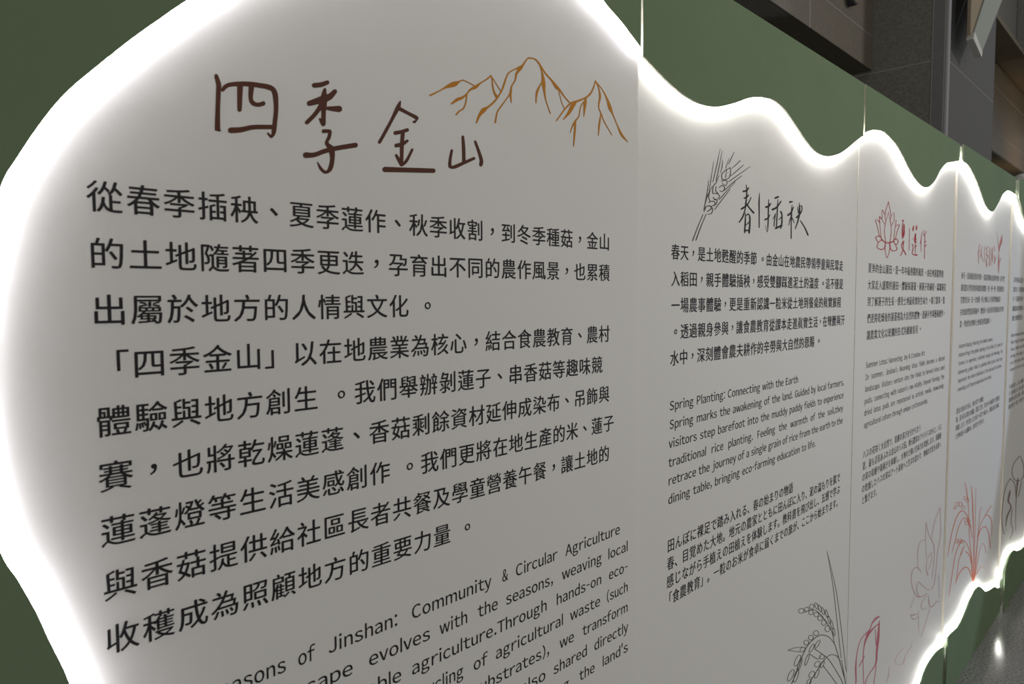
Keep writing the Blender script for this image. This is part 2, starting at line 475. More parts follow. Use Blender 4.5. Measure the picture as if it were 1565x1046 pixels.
# ------------------------------------------------------------------ printing
DRAWINGS = [
    (0, 'handwritten_character', 'ink_brown', [[1098,20254,1139,20275,1116,20172,1169,20191,1112,20094,1163,20102,1099,19902,1149,19910,1086,19711,1145,19720,1088,19689,1147,19707],[1194,20118,1165,20138,1228,20156,1202,20190,1281,20187,1275,20233,1441,20224,1444,20278,1593,20240,1604,20296,1717,20240,1747,20297,1754,20203,1815,20231,1767,20050,1821,20060,1749,19899,1803,19903,1731,19774,1780,19770,1722,19746,1725,19708,1696,19764,1679,19746],[1345,20213,1412,20226,1343,20092,1401,20103,1340,19953,1390,19961],[1478,20242,1541,20251,1472,20103,1521,20116,1503,20038,1539,20081,1578,20029,1581,20075,1652,20056,1640,20104],[1258,19686,1255,19749,1380,19716,1373,19773,1521,19770,1518,19821,1746,19811,1747,19861]]),
    (0, 'handwritten_character', 'ink_brown', [[2282,20382,2277,20438,2384,20412,2371,20466,2479,20466,2460,20508],[2403,20389,2446,20394,2353,20241,2453,20256,2372,20111,2433,20122,2364,19978,2428,19987],[2339,20022,2365,20039,2364,19968,2403,19993],[2546,20418,2590,20390,2473,20352,2520,20301,2388,20313,2419,20237,2198,20212,2217,20158],[2360,20230,2414,20208,2272,20095,2315,20072,2156,19971,2194,19944],[2429,20157,2433,20192,2521,20155,2527,20215,2622,20161,2628,20239],[2391,19871,2397,19921,2455,19882,2501,19925,2444,19836,2493,19833,2411,19755,2461,19771,2456,19687,2537,19723,2478,19583,2540,19588,2448,19468,2502,19452,2413,19431,2412,19393,2368,19458,2337,19431,2312,19519,2300,19512],[2148,19544,2147,19612,2272,19572,2260,19625,2412,19636,2395,19687,2565,19690,2553,19744,2854,19772,2844,19830]]),
    (0, 'handwritten_character', 'ink_brown', [[3528,20468,3554,20465,3473,20392,3535,20380,3380,20216,3425,20205,3266,20031,3311,20018,3180,19895,3224,19882],[3496,20351,3526,20401,3646,20320,3673,20362,3787,20281,3838,20319,3745,20251,3789,20234],[3454,20020,3442,20069,3561,20057,3548,20101,3664,20099,3647,20142],[3544,20057,3607,20063,3527,19917,3590,19924,3523,19757,3580,19764,3520,19648,3573,19655],[3466,19861,3452,19909,3578,19901,3554,19943,3665,19968,3641,19993],[3445,19748,3482,19771,3488,19684,3535,19712,3542,19626,3551,19677,3638,19691,3600,19712,3698,19784,3659,19795,3746,19870,3708,19879],[3270,19520,3274,19589,3543,19551,3547,19615,3836,19582,3839,19646,4094,19610,4098,19671]]),
    (0, 'handwritten_character', 'ink_brown', [[4400,19960,4446,19961,4365,19828,4418,19831,4362,19723,4419,19753,4471,19716,4456,19762,4642,19793,4618,19832,4863,19897,4841,19932],[4609,20177,4661,20187,4615,20031,4678,20042,4617,19835,4684,19845],[4852,20142,4899,20161,4913,20019,4968,20040,4957,19901,5026,19920,4948,19843,5026,19851]]),
    (1, 'handwritten_character', 'ink_black', [[13387,20319,13366,20355,13573,20359,13525,20388,13687,20445,13642,20457],[13517,20499,13554,20505,13540,20365,13603,20373,13522,20206,13586,20210,13489,20059,13565,20063,13471,19943,13527,19942,13359,19765,13428,19757,13191,19624,13243,19612],[13459,20174,13429,20206,13594,20211,13545,20237,13686,20278,13641,20291],[13774,20241,13815,20237,13693,20155,13739,20148,13564,20055,13618,20035,13285,19941,13337,19912],[13529,20051,13588,20077,13711,19966,13765,19991,13902,19876,13971,19909],[13502,19842,13533,19844,13482,19653,13552,19657,13455,19413,13531,19415],[13531,19767,13508,19775,13646,19823,13645,19855,13703,19783,13772,19794,13707,19611,13791,19616,13678,19420,13768,19423],[13555,19564,13529,19575,13752,19655,13712,19672],[13502,19426,13494,19460,13758,19450,13749,19490]]),
    (1, 'divider_stroke', 'ink_black', [[14226,20386,14247,20388,14183,20181,14257,20188,14206,19885,14267,19890,14220,19576,14274,19580]]),
    (1, 'handwritten_character', 'ink_black', [[14609,20061,14570,20106,14778,20104,14714,20135,14884,20183,14815,20198],[14726,20270,14768,20274,14705,20079,14775,20084,14703,19850,14773,19855,14697,19637,14760,19640,14698,19514,14699,19484,14598,19631,14579,19626],[14579,19761,14532,19795,14749,19819,14694,19838,14849,19915,14813,19921],[15122,20333,15081,20372,15331,20391,15292,20427],[14993,20035,14931,20075,15248,20126,15176,20151,15491,20304,15437,20315],[15259,20330,15296,20332,15223,20125,15289,20129,15207,19890,15273,19894,15180,19655,15245,19658],[15022,19825,14990,19830,15162,19960,15129,19964],[15121,19962,15171,19963,15069,19803,15126,19804,15052,19662,15103,19664],[15429,20027,15521,20046,15497,19959,15572,19966,15480,19740,15569,19743,15440,19636,15505,19634],[15366,19834,15339,19843,15520,19905,15477,19920],[15198,19820,15177,19832,15254,19839,15229,19852],[15184,19587,15135,19626,15569,19692,15519,19731]]),
    (1, 'handwritten_character', 'ink_black', [[15991,20309,15963,20360,16179,20355,16164,20382],[15934,19977,15856,20006,16129,20071,16043,20088,16258,20226,16200,20232],[16121,20276,16152,20278,16060,20038,16154,20044,16075,19797,16137,19802,16087,19427,16158,19431],[16091,20013,16165,20008,15990,19874,16043,19872,15937,19749,15975,19748],[16106,19955,16155,19969,16187,19898,16237,19911,16268,19825,16305,19833],[16577,20366,16609,20370,16568,20210,16674,20219,16556,20048,16660,20050,16456,19846,16534,19842,16343,19691,16404,19686],[16477,20250,16517,20255,16520,20107,16568,20113],[16586,20264,16569,20288,16711,20293,16768,20321,16753,20212,16818,20213,16606,20093,16688,20077,16399,19991,16482,19966],[16672,19909,16720,19924,16959,19737,17032,19757,17161,19566,17254,19587]]),
    (2, 'handwritten_character', 'ink_red', [[25598,20558,25662,20625,25712,20557,25772,20621],[25669,20574,25743,20576,25595,20413,25698,20419,25584,20125,25761,20136,25633,19995,25736,20001],[25757,20424,25906,20434,25776,20139,25940,20144,25652,19979,25766,19975],[25665,20340,25640,20360,25886,20378,25860,20397],[25667,20252,25653,20273,25889,20277,25875,20298],[25679,20142,25662,20162,25863,20165,25847,20185],[25705,19855,25886,19842,25543,19680,25631,19685,25785,19550,25889,19572,26085,19396,26192,19416],[25772,19782,25861,19784,25686,19513,25773,19510,25467,19364,25575,19353]]),
    (2, 'divider_stroke', 'ink_red', [[26480,20362,26542,20366,26491,19591,26553,19594]]),
    (2, 'handwritten_character', 'ink_red', [[26913,20452,27070,20455,26857,20380,27061,20384],[27333,20513,27447,20518,27266,20452,27493,20462],[27158,20155,27368,20164,27124,19939,27363,19961,27354,19893,27466,19932],[27229,20088,27310,20093,27284,19535,27365,19538],[27117,19999,27114,20026,27440,20015,27437,20047],[27324,19726,27203,19759,27479,19789,27412,19807],[26906,20033,26967,20041,26924,20013,26985,20021],[26860,19786,27013,19805,26941,19748,27020,19756,26974,19661,27085,19663,26883,19467,26972,19480,27313,19416,27355,19472,27582,19426,27576,19482]]),
    (2, 'handwritten_character', 'ink_red', [[28084,20329,28152,20331,27967,19992,28051,19992,27877,19894,27942,19891],[28004,20039,28071,20043,28048,19615,28115,19618],[28332,20414,28400,20420,28410,20200,28482,20263,28762,20400,28668,20407],[28517,20212,28604,20216,28497,19828,28584,19831,28519,19372,28606,19375],[28574,19967,28511,19980,28749,20022,28673,20039],[28594,19800,28526,19812,28819,19881,28722,19897]]),
    (3, 'handwritten_character', 'ink_pale_red', [[37531,20296,37465,20345,37756,20332,37716,20361],[37448,20253,37568,20256,37370,19903,37513,19908,37486,19453,37582,19457],[37347,19970,37273,19988,37815,20071,37739,20089],[38045,20255,38143,20258,37961,19925,38131,19936,38423,19590,38520,19599],[37876,19926,37972,19925,37723,19732,37818,19731]]),
    (3, 'divider_stroke', 'ink_pale_red', [[38660,20312,38761,20316,38735,19604,38836,19607]]),
    (3, 'handwritten_character', 'ink_pale_red', [[39371,20355,39507,20345,38973,20191,39177,20197,39341,20150,39469,20159,39136,19976,39341,19986,39433,19823,39616,19828,39129,19703,39308,19704,39186,19424,39470,19436],[39853,20314,39959,20319,39912,19476,40125,19482],[39078,19850,39049,19876,39722,19904,39692,19930]]),
    (3, 'divider_stroke', 'ink_pale_red', [[40208,20275,40288,20279,40411,19463,40492,19466]]),
    (3, 'handwritten_character', 'ink_pale_red', [[40504,20290,40667,20296,40470,20005,40660,20012,40536,19694,40699,19700],[40909,20420,41045,20431,41081,20228,41218,20239],[40761,19909,40807,19955,41262,19918,41424,19932,41058,19630,41308,19631],[40737,19801,40732,19830,41501,19830,41496,19859]]),
    (0, 'mountain_drawing', 'ink_ochre', [[4051,20636,4036,20656,4202,20725,4191,20739,4313,20790,4298,20811,4431,20833,4401,20885,4517,20869,4483,20925,4579,20927,4562,20949,4641,20969,4643,20986,4752,20960,4761,20975,4868,20937,4878,20952],[4434,20599,4418,20613,4554,20671,4524,20705,4636,20714,4612,20740,4721,20789,4701,20800,4796,20865,4773,20881,4905,20915,4870,20947,5001,21005,4984,21019,5123,21085,5105,21098,5210,21152,5188,21165],[4526,20468,4503,20479,4588,20533,4570,20545,4655,20573,4632,20582,4707,20666,4682,20666,4731,20798,4705,20795],[5190,21158,5208,21170,5291,21072,5307,21082,5397,20973,5413,20983],[5210,21133,5234,21140,5221,21015,5251,21025,5249,20931,5284,20947,5289,20870,5336,20896],[4916,20427,4891,20429,4979,20529,4935,20539,5081,20620,5016,20653,5139,20679,5111,20699,5279,20791,5251,20803,5422,20965,5394,20970,5491,21091,5455,21092,5536,21200,5507,21203,5597,21288,5577,21299,5741,21373,5729,21391,5840,21381,5796,21432,5904,21462,5867,21473,5983,21568,5959,21576,6025,21603,6020,21622,6127,21616,6132,21637],[5774,21382,5829,21368,5720,21306,5766,21305,5702,21211,5732,21209,5619,21092,5649,21091,5594,21000,5640,20998,5542,20922,5561,20916,5410,20776,5433,20768,5321,20669,5347,20666,5286,20573,5317,20574,5268,20498,5302,20501],[5609,21054,5632,21058,5592,20971,5635,20981,5621,20854,5637,20858],[6012,21593,6012,21613,6115,21618,6125,21639,6214,21592,6244,21615,6392,21459,6421,21479,6549,21374,6582,21398,6649,21283,6714,21330,6757,21253,6793,21279,6881,21175,6907,21193,7016,21110,7038,21127],[6247,21583,6277,21596,6302,21487,6332,21499,6321,21389,6379,21408,6321,21287,6410,21312,6363,21165,6412,21179,6414,21028,6440,21038,6518,20855,6540,20864],[6306,21297,6326,21295,6204,21162,6249,21160,6176,21073,6219,21078,6177,20956,6199,20959],[6728,21254,6751,21263,6801,21089,6819,21096,6877,20989,6895,20997],[6691,20764,6668,20770,6882,20963,6856,20971,7053,21104,7025,21123,7196,21158,7178,21187,7399,21248,7378,21269,7561,21345,7524,21359,7664,21475,7630,21476,7728,21624,7697,21623],[6852,20808,6838,20814,7020,20936,6960,20951,7134,21067,7043,21086,7207,21167,7168,21178],[7711,21604,7740,21618,7790,21518,7821,21530,7819,21383,7873,21394,7790,21201,7823,21208,7859,21098,7889,21111,7957,20970,7982,20982,8182,20780,8201,20789],[7861,21103,7887,21106,7805,20917,7853,20922,7789,20712,7810,20715],[7713,21602,7738,21620,7902,21508,7925,21521,8025,21369,8076,21392,8087,21231,8181,21269,8200,21143,8236,21158,8345,20971,8376,20984,8462,20817,8520,20848,8673,20731,8691,20742],[7432,21277,7473,21281,7389,21175,7465,21184,7386,20969,7406,20972],[7373,21206,7404,21201,7288,21094,7312,21093,7248,20947,7276,20946,7143,20848,7181,20839,7072,20747,7104,20744,7024,20629,7038,20629],[7145,20841,7189,20847,7125,20661,7174,20666,7107,20425,7132,20428]]),
    (1, 'wheat_drawing', 'ink_dark', [[12262,21153,12276,21153,12127,20810,12157,20811,11950,20401,11980,20401],[12354,21123,12367,21123,12218,20757,12249,20758,12091,20439,12121,20439],[11979,20843,11992,20844,11872,20456,11898,20457,11790,20190,11816,20191],[12381,20930,12395,20931,12353,20796,12385,20798,12291,20636,12318,20636],[12911,21172,12932,21170,12768,21008,12798,21005,12653,20877,12683,20875],[12670,20993,12688,20992,12516,20764,12546,20763],[13204,21026,13232,21017,13012,20910,13039,20900,12803,20792,12822,20784],[13368,20945,13391,20936,13065,20782,13091,20772,12760,20620,12779,20612],[13727,20960,13742,20953,13216,20733,13237,20722,12668,20484,12690,20472],[13309,20692,13325,20684,12927,20518,12952,20507,12462,20271,12486,20260],[12979,20510,12997,20504,12601,20280,12626,20272,12237,20046,12264,20037],[12744,20320,12763,20315,12373,20058,12402,20051,12040,19810,12068,19802],[11768,20400,11786,20401,11701,20139,11735,20139,11580,19787,11613,19788,11594,19723,11619,19726],[11922,20291,11942,20289,11727,20079,11755,20076,11602,19854,11631,19852],[12228,20564,12248,20562,12093,20397,12122,20394],[12727,20799,12755,20804,12748,20714,12786,20717,12684,20577,12715,20571,12509,20516,12519,20500,12353,20496,12354,20483],[12394,20506,12358,20500,12368,20597,12334,20599,12521,20700,12497,20711,12750,20790,12732,20803],[12565,20713,12593,20715,12522,20554,12550,20555],[12363,20439,12346,20453,12492,20486,12491,20503,12590,20471,12627,20478,12534,20386,12548,20371,12385,20411,12372,20398],[12256,20297,12233,20308,12357,20350,12357,20367,12477,20326,12514,20333,12396,20239,12415,20226,12273,20246,12264,20233],[12096,20309,12123,20310,12072,20216,12106,20225,12192,20162,12213,20173],[12093,20399,12122,20392,11960,20296,11993,20294,11940,20163,11975,20165],[11958,20134,11957,20151,12151,20154,12164,20171,12254,20109,12290,20109,12113,20037,12119,20020,11991,20067,11972,20050],[11834,20195,11859,20195,11767,20059,11802,20062,11839,19957,11864,19963],[11794,19925,11780,19940,11939,19970,11939,19988,12057,19954,12089,19964,12017,19891,12043,19889],[12021,20011,12032,20028,12144,20007,12178,20015,12083,19923,12109,19913,11913,19877,11926,19862],[11656,19769,11623,19771,11694,19830,11669,19845,11845,19853,11863,19874,11948,19795,11983,19801,11890,19712,11913,19701,11747,19689,11751,19677],[11736,19728,11717,19741,11870,19781,11842,19796,11955,19834,11930,19844],[11536,19658,11560,19655,11295,19345,11326,19341,11113,19083,11147,19078],[11673,19679,11697,19676,11420,19353,11452,19349,11248,19101,11283,19096]]),
    (1, 'rice_drawing', 'ink_olive', [[19095,10317,19116,10313,19606,9172,19651,9162,20016,7935,20063,7922,20473,6511,20521,6495],[19095,10317,19116,10313,19904,8870,19950,8859,20454,7395,20502,7380,20967,5876,21016,5859],[17482,8959,17467,8982,18116,8829,18119,8848,18625,8542,18661,8545,19170,8089,19224,8085,19636,7636,19689,7625,19869,7170,19914,7157],[19932,7154,19897,7156,19463,7540,19430,7535,18891,7823,18893,7798,18348,7940,18385,7907,17744,7914,17793,7882,17363,7736,17418,7706,17092,7487,17146,7457,16646,7215,16697,7185,16389,7036,16431,7011],[19887,7162,19942,7148,20265,6588,20322,6572,20656,5953,20715,5935,20926,5462,20988,5439,21096,4698,21159,4672],[20436,6444,20400,6446,20066,6741,20040,6732,19524,6967,19545,6939,19019,6988,19069,6953,18600,6899,18654,6865,18145,6792,18198,6758,17898,6704,17954,6672,17713,6562,17760,6535],[16408,8256,16395,8276,16814,8171,16806,8189,17380,7985,17375,8003],[16399,8259,16404,8273,16812,8079,16817,8092,17190,7915,17194,7928],[17868,7613,17893,7620,18553,7189,18564,7205,18782,7189,18751,7213],[18267,7605,18295,7612,18909,7202,18941,7206,19466,6803,19510,6799,20303,6002,20354,5992,20680,5561,20739,5542,20965,4843,21027,4820],[18977,6822,19020,6818,19490,6368,19535,6362,20143,5777,20193,5768,20707,5173,20761,5161],[20515,6406,20562,6391,20714,5975,20774,5955,20926,5461,20988,5440],[17434,9027,17472,9014,17395,9000,17424,8980,17293,9012,17300,8994,17176,9058,17159,9050,17100,9116,17065,9122,17098,9159,17063,9176,17171,9167,17153,9187,17288,9137,17293,9150,17392,9081,17419,9083,17434,9027,17472,9014],[17805,8953,17844,8940,17772,8928,17802,8907,17685,8938,17692,8920,17584,8977,17566,8969,17519,9028,17483,9034,17517,9066,17480,9083,17580,9074,17560,9094,17679,9048,17685,9062,17768,9000,17797,9001,17805,8953,17844,8940],[18164,8916,18205,8902,18130,8888,18162,8867,18041,8896,18048,8878,17938,8937,17919,8930,17870,8990,17833,8997,17868,9032,17831,9050,17933,9042,17912,9063,18034,9017,18041,9030,18126,8967,18156,8967,18164,8916,18205,8902],[18122,8757,18162,8743,18088,8729,18120,8708,17999,8738,18007,8720,17897,8779,17877,8772,17829,8833,17792,8840,17827,8874,17789,8892,17891,8884,17871,8905,17993,8858,17999,8872,18084,8808,18114,8808,18122,8757,18162,8743],[18489,8738,18508,8717,18417,8771,18392,8766,18317,8851,18281,8855,18252,8936,18211,8946,18252,8983,18214,9002,18297,8977,18308,8989,18392,8917,18424,8917,18482,8828,18520,8821,18516,8756,18558,8742,18489,8738,18508,8717],[18756,8573,18775,8552,18687,8608,18659,8605,18582,8696,18545,8700,18508,8790,18467,8799,18500,8842,18460,8860,18537,8837,18551,8848,18634,8772,18668,8771,18731,8674,18770,8667,18775,8595,18817,8581,18756,8573,18775,8552],[18993,8401,19009,8380,18932,8438,18899,8438,18835,8532,18796,8539,18769,8632,18727,8643,18764,8687,18724,8706,18795,8681,18816,8689,18885,8610,18922,8607,18973,8506,19014,8498,19010,8423,19054,8408,18993,8401,19009,8380],[19286,8208,19298,8188,19233,8247,19196,8251,19148,8347,19106,8356,19093,8452,19050,8464,19093,8509,19051,8528,19116,8504,19143,8507,19197,8428,19237,8421,19272,8318,19315,8308,19301,8231,19345,8216,19286,8208,19298,8188],[19497,7947,19510,7926,19443,7986,19406,7990,19357,8088,19315,8097,19301,8194,19258,8207,19302,8252,19259,8271,19325,8246,19353,8250,19407,8169,19448,8162,19484,8058,19527,8047,19513,7970,19558,7954,19497,7947,19510,7926],[19709,7715,19720,7695,19656,7758,19617,7764,19576,7865,19532,7876,19528,7976,19483,7990,19534,8036,19492,8056,19557,8030,19588,8031,19637,7947,19679,7939,19706,7831,19751,7818,19728,7739,19774,7722,19709,7715,19720,7695],[19874,7437,19882,7417,19835,7473,19793,7481,19776,7566,19731,7579,19749,7660,19703,7676,19764,7709,19722,7731,19780,7704,19814,7704,19841,7633,19885,7622,19887,7532,19933,7518,19893,7455,19939,7437,19874,7437,19882,7417],[18560,8546,18602,8532,18521,8523,18552,8501,18416,8538,18423,8520,18295,8585,18278,8577,18218,8641,18180,8647,18216,8680,18178,8699,18290,8685,18271,8706,18410,8652,18416,8666,18517,8597,18546,8598,18560,8546,18602,8532],[18842,8341,18885,8326,18805,8314,18837,8292,18704,8326,18712,8308,18589,8373,18570,8365,18514,8431,18475,8438,18512,8473,18472,8492,18583,8481,18563,8502,18698,8450,18704,8464,18800,8394,18832,8395,18842,8341,18885,8326],[19132,8101,19176,8086,19095,8068,19131,8046,19000,8077,19010,8057,18892,8122,18869,8116,18818,8184,18778,8193,18816,8234,18775,8253,18885,8247,18861,8269,18992,8218,19000,8232,19090,8161,19125,8160,19132,8101,19176,8086],[19453,7806,19498,7790,19413,7765,19450,7742,19309,7773,19320,7753,19192,7824,19168,7818,19111,7896,19069,7905,19108,7955,19066,7974,19184,7972,19158,7995,19300,7942,19308,7955,19406,7877,19443,7874,19453,7806,19498,7790],[18569,7982,18611,7968,18527,7955,18559,7933,18417,7972,18424,7953,18289,8025,18271,8017,18206,8088,18169,8096,18204,8133,18166,8153,18283,8139,18264,8161,18410,8103,18416,8117,18523,8040,18553,8041,18569,7982,18611,7968],[18160,7989,18202,7974,18124,7961,18156,7939,18029,7973,18037,7954,17920,8020,17900,8013,17847,8079,17810,8087,17845,8124,17807,8143,17914,8133,17893,8154,18022,8102,18029,8116,18120,8045,18151,8045,18160,7989,18202,7974],[17824,7966,17864,7951,17788,7938,17819,7916,17695,7950,17703,7931,17588,7996,17569,7989,17518,8055,17481,8063,17516,8099,17479,8118,17583,8108,17563,8129,17689,8077,17695,8091,17784,8021,17814,8021,17824,7966,17864,7951],[17536,7921,17563,7922,17558,7879,17597,7863,17508,7852,17539,7831,17403,7857,17420,7836,17300,7889,17291,7877,17247,7929,17211,7939,17260,7967,17225,7986,17342,7979,17318,8000,17454,7959,17448,7977,17536,7921,17563,7922],[17227,7818,17242,7827,17264,7757,17303,7742,17210,7676,17246,7657,17079,7624,17110,7603,16939,7625,16953,7605,16870,7665,16835,7673,16874,7742,16838,7760,16971,7813,16938,7833,17117,7841,17091,7862,17227,7818,17242,7827],[16786,7570,16801,7578,16820,7508,16858,7492,16761,7425,16796,7406,16626,7371,16656,7350,16485,7370,16500,7350,16419,7410,16385,7419,16428,7489,16393,7507,16530,7562,16497,7582,16678,7592,16652,7613,16786,7570,16801,7578],[17343,7683,17354,7693,17368,7628,17407,7612,17323,7531,17361,7512,17217,7449,17252,7428,17104,7422,17128,7400,17060,7445,17023,7455,17064,7529,17026,7546,17143,7624,17107,7643,17261,7683,17229,7704,17343,7683,17354,7693],[17882,7601,17895,7611,17888,7559,17928,7542,17830,7475,17868,7456,17721,7403,17757,7382,17616,7376,17643,7354,17592,7390,17553,7402,17612,7461,17573,7479,17700,7543,17663,7564,17815,7597,17781,7618,17882,7601,17895,7611],[18671,7727,18691,7733,18684,7686,18726,7668,18615,7632,18653,7611,18485,7600,18518,7577,18364,7604,18379,7584,18323,7629,18283,7641,18347,7682,18308,7702,18452,7728,18416,7750,18587,7743,18560,7765,18671,7727,18691,7733],[18243,7763,18263,7769,18254,7723,18295,7705,18184,7668,18221,7647,18055,7635,18087,7613,17935,7639,17950,7618,17896,7663,17856,7674,17921,7716,17883,7735,18026,7762,17992,7784,18161,7778,18134,7800,18243,7763,18263,7769],[17119,7435,17130,7446,17149,7377,17188,7362,17108,7280,17145,7261,17003,7200,17037,7179,16887,7177,16910,7155,16836,7204,16801,7213,16836,7290,16799,7307,16913,7384,16878,7403,17032,7439,17001,7460,17119,7435,17130,7446],[19060,7078,19103,7061,19021,7052,19055,7028,18919,7069,18927,7050,18802,7121,18782,7114,18725,7183,18686,7192,18723,7226,18683,7247,18796,7231,18775,7254,18913,7195,18919,7209,19017,7134,19049,7133,19060,7078,19103,7061],[18697,7052,18726,7052,18738,6992,18781,6975,18684,6958,18719,6934,18558,6968,18574,6947,18424,7017,18411,7007,18345,7079,18306,7089,18350,7129,18311,7150,18444,7142,18418,7165,18583,7110,18580,7128,18697,7052,18726,7052],[18264,6927,18287,6932,18317,6864,18358,6848,18276,6814,18313,6792,18156,6807,18180,6784,18019,6844,18016,6829,17932,6903,17896,6911,17924,6963,17885,6983,18008,6994,17977,7017,18146,6978,18132,6999,18264,6927,18287,6932],[18650,6831,18667,6840,18671,6788,18713,6770,18620,6726,18660,6704,18509,6686,18544,6663,18396,6687,18414,6665,18354,6712,18314,6723,18364,6771,18323,6791,18449,6825,18412,6847,18570,6846,18540,6870,18650,6831,18667,6840],[19034,6947,19052,6956,19057,6910,19101,6893,19019,6858,19060,6836,18927,6827,18963,6803,18832,6829,18848,6808,18792,6852,18752,6862,18795,6902,18753,6922,18863,6946,18825,6969,18965,6962,18936,6985,19034,6947,19052,6956],[18021,6784,18040,6791,18065,6736,18106,6722,18045,6693,18083,6671,17963,6681,17990,6657,17864,6704,17865,6688,17797,6747,17763,6752,17783,6796,17743,6814,17836,6825,17803,6848,17934,6819,17917,6841,18021,6784,18040,6791]]),
    (2, 'lotus_emblem', 'ink_red', [[23969,21099,24021,21099,23720,20805,23784,20805,23641,20630,23692,20631],[23969,21094,24021,21103,24190,20798,24256,20808,24313,20639,24367,20647],[24008,20744,24041,20744,23756,20431,23808,20431,23615,20085,23674,20089,23773,19738,23839,19744],[24008,20742,24041,20747,24225,20463,24279,20470,24352,20133,24414,20137,24243,19766,24311,19767],[23689,20637,23644,20625,23348,20776,23399,20768,23345,20481,23397,20485],[23350,20765,23397,20779,23571,20683,23621,20692,23728,20447,23767,20452],[23387,20490,23354,20475,23078,20535,23140,20534,23153,20219,23204,20224,23285,19898,23342,19903],[23102,20519,23143,20532,23434,20400,23476,20413,23708,20296,23745,20307],[23193,20331,23148,20316,22959,20408,22924,20389,22673,20394,22735,20396,22867,20198,22921,20206,23110,19886,23172,19894],[24362,20640,24317,20646,24598,20781,24653,20799,24633,20538,24689,20542],[24314,20664,24361,20664,24195,20464,24241,20464],[24358,20279,24315,20283,24620,20467,24575,20474,24853,20541,24920,20552,24760,20290,24816,20292,24652,19874,24715,19875],[24841,20309,24803,20320,25083,20386,25045,20407,25236,20410,25323,20414,25016,20179,25079,20178,24825,19885,24894,19884],[23810,19691,23807,19728,24115,19709,24105,19742,24333,19730,24293,19764,24694,19795,24615,19822,24869,19892,24846,19920,25111,19859,25183,19877,25114,19784,25195,19778,24960,19709,24935,19679,24694,19809,24617,19787],[23841,19724,23776,19695,23478,19797,23402,19770,23190,19906,23155,19878,22762,19846,22831,19832,22833,19744,22899,19759,23064,19678,23058,19702,23434,19782,23379,19802],[23030,19691,23092,19690,22913,19504,22982,19517,23400,19443,23402,19476,23725,19531,23655,19540,23809,19697,23744,19698],[24246,19722,24314,19726,24290,19550,24368,19562,24569,19456,24589,19486,25113,19532,25024,19542,24946,19697,24878,19688],[23780,19698,23839,19700,23727,19484,23793,19489,24005,19197,24003,19227,24298,19510,24230,19510,24243,19722,24182,19718]]),
    (2, 'lotus_bud_drawing', 'ink_rose', [[24095,6656,24192,6580,23674,6708,23827,6610,23324,6632,23421,6582,23112,6502,23201,6451,22468,6499,22529,6463,22087,6359,22149,6329,21857,5998,21942,5962,21787,5604,21929,5547,21862,5202,21976,5156,21849,5093,21934,5060,22000,4520,22069,4498,22659,3856,22711,3844],[24143,6422,24257,6381,23986,5928,24261,5822,23899,5434,24109,5350,23900,5120,24077,5044,23754,4970,23854,4914,23241,4910,23308,4870,22947,4820,23018,4781,22799,4709,22889,4667,22730,4343,22790,4315],[24172,6361,24239,6307,23649,6423,23738,6362,23082,6420,23247,6323,22711,6316,22895,6226,22584,6101,22686,6058,22524,5819,22598,5790,22555,5428,22622,5402,22660,4762,22727,4736,22730,4341,22790,4317],[22662,5746,22730,5710,22376,5655,22455,5611,22160,5587,22225,5550],[23749,6269,23813,6248,23862,5706,23942,5678],[23925,4897,24005,4863,23744,4322,23807,4293,23471,3904,23529,3871,22660,3867,22710,3833],[23058,6496,23183,6432,22800,6410,22937,6339]]),
    (2, 'lotus_drawing', 'ink_pale_rose', [[28024,5361,28034,5387,28446,5209,28431,5237,29076,5059,29047,5091],[28051,5330,28114,5324,28432,5061,28476,5079,28983,4909,28964,4939],[28215,4174,28274,4157,28330,4019,28387,3991,27559,3953,27614,3925,27297,3702,27354,3676],[27250,4330,27285,4307,26598,4371,26639,4348,26162,4164,26215,4148,27053,3744,27026,3770,27521,3843,27477,3867],[25462,4271,25506,4253,25393,3942,25462,3910,25160,3817,25209,3791],[32064,8780,32161,8760,32320,7612,32419,7586,31825,6789,31921,6759],[32066,8785,32158,8755,31191,8326,31282,8298,30817,7737,30885,7716],[29903,8627,29991,8605,29941,7776,30007,7759,30117,7124,30184,7107],[29905,8623,29989,8609,30444,7946,30549,7930,31160,7396,31295,7370,31363,6786,31457,6759,31124,5980,31194,5957],[29828,7951,29871,7912,29179,8038,29247,8006,28846,7824,28929,7799,28849,7293,28911,7276,28984,6960,29047,6944],[30765,7139,30849,7105,30243,6971,30308,6948,30160,6626,30249,6602,30369,6317,30543,6278],[30933,7089,31003,7069,30930,6720,30999,6697,30509,6531,30573,6506],[29482,6708,29423,6708,28811,7089,28791,7054,28155,7146,28246,7107,27995,6839,28075,6816,28336,6268,28431,6249,28994,5780,29069,5805,30021,5525,29970,5575,30460,5487,30404,5524],[29031,6402,29112,6405,29924,5924,29987,5930,30773,5543,30739,5577,31589,5587,31496,5620,31958,6750,31885,6771],[28826,6418,28910,6392,28806,6126,28908,6100,29182,5768,29298,5745],[28486,5937,28545,5913,28022,5678,28079,5653],[28033,5350,28009,5398,29010,5071,28992,5106],[28162,5207,28222,5217,28621,4979,28593,5023,29248,4907,29196,4943],[30628,5320,30719,5294,30749,4936,30904,4898,31216,4645,31164,4704,32038,4610,31965,4660,32579,4470,32554,4503],[32187,5794,32260,5774,32435,4690,32509,4667],[30305,5428,30361,5400,29552,5361,29635,5327,29697,5057,29760,5060,30511,4855,30490,4880],[29171,5121,29235,5100,29290,4361,29353,4340,29729,3895,29671,3934,30383,4225,30317,4253,30994,4704,30926,4731]]),
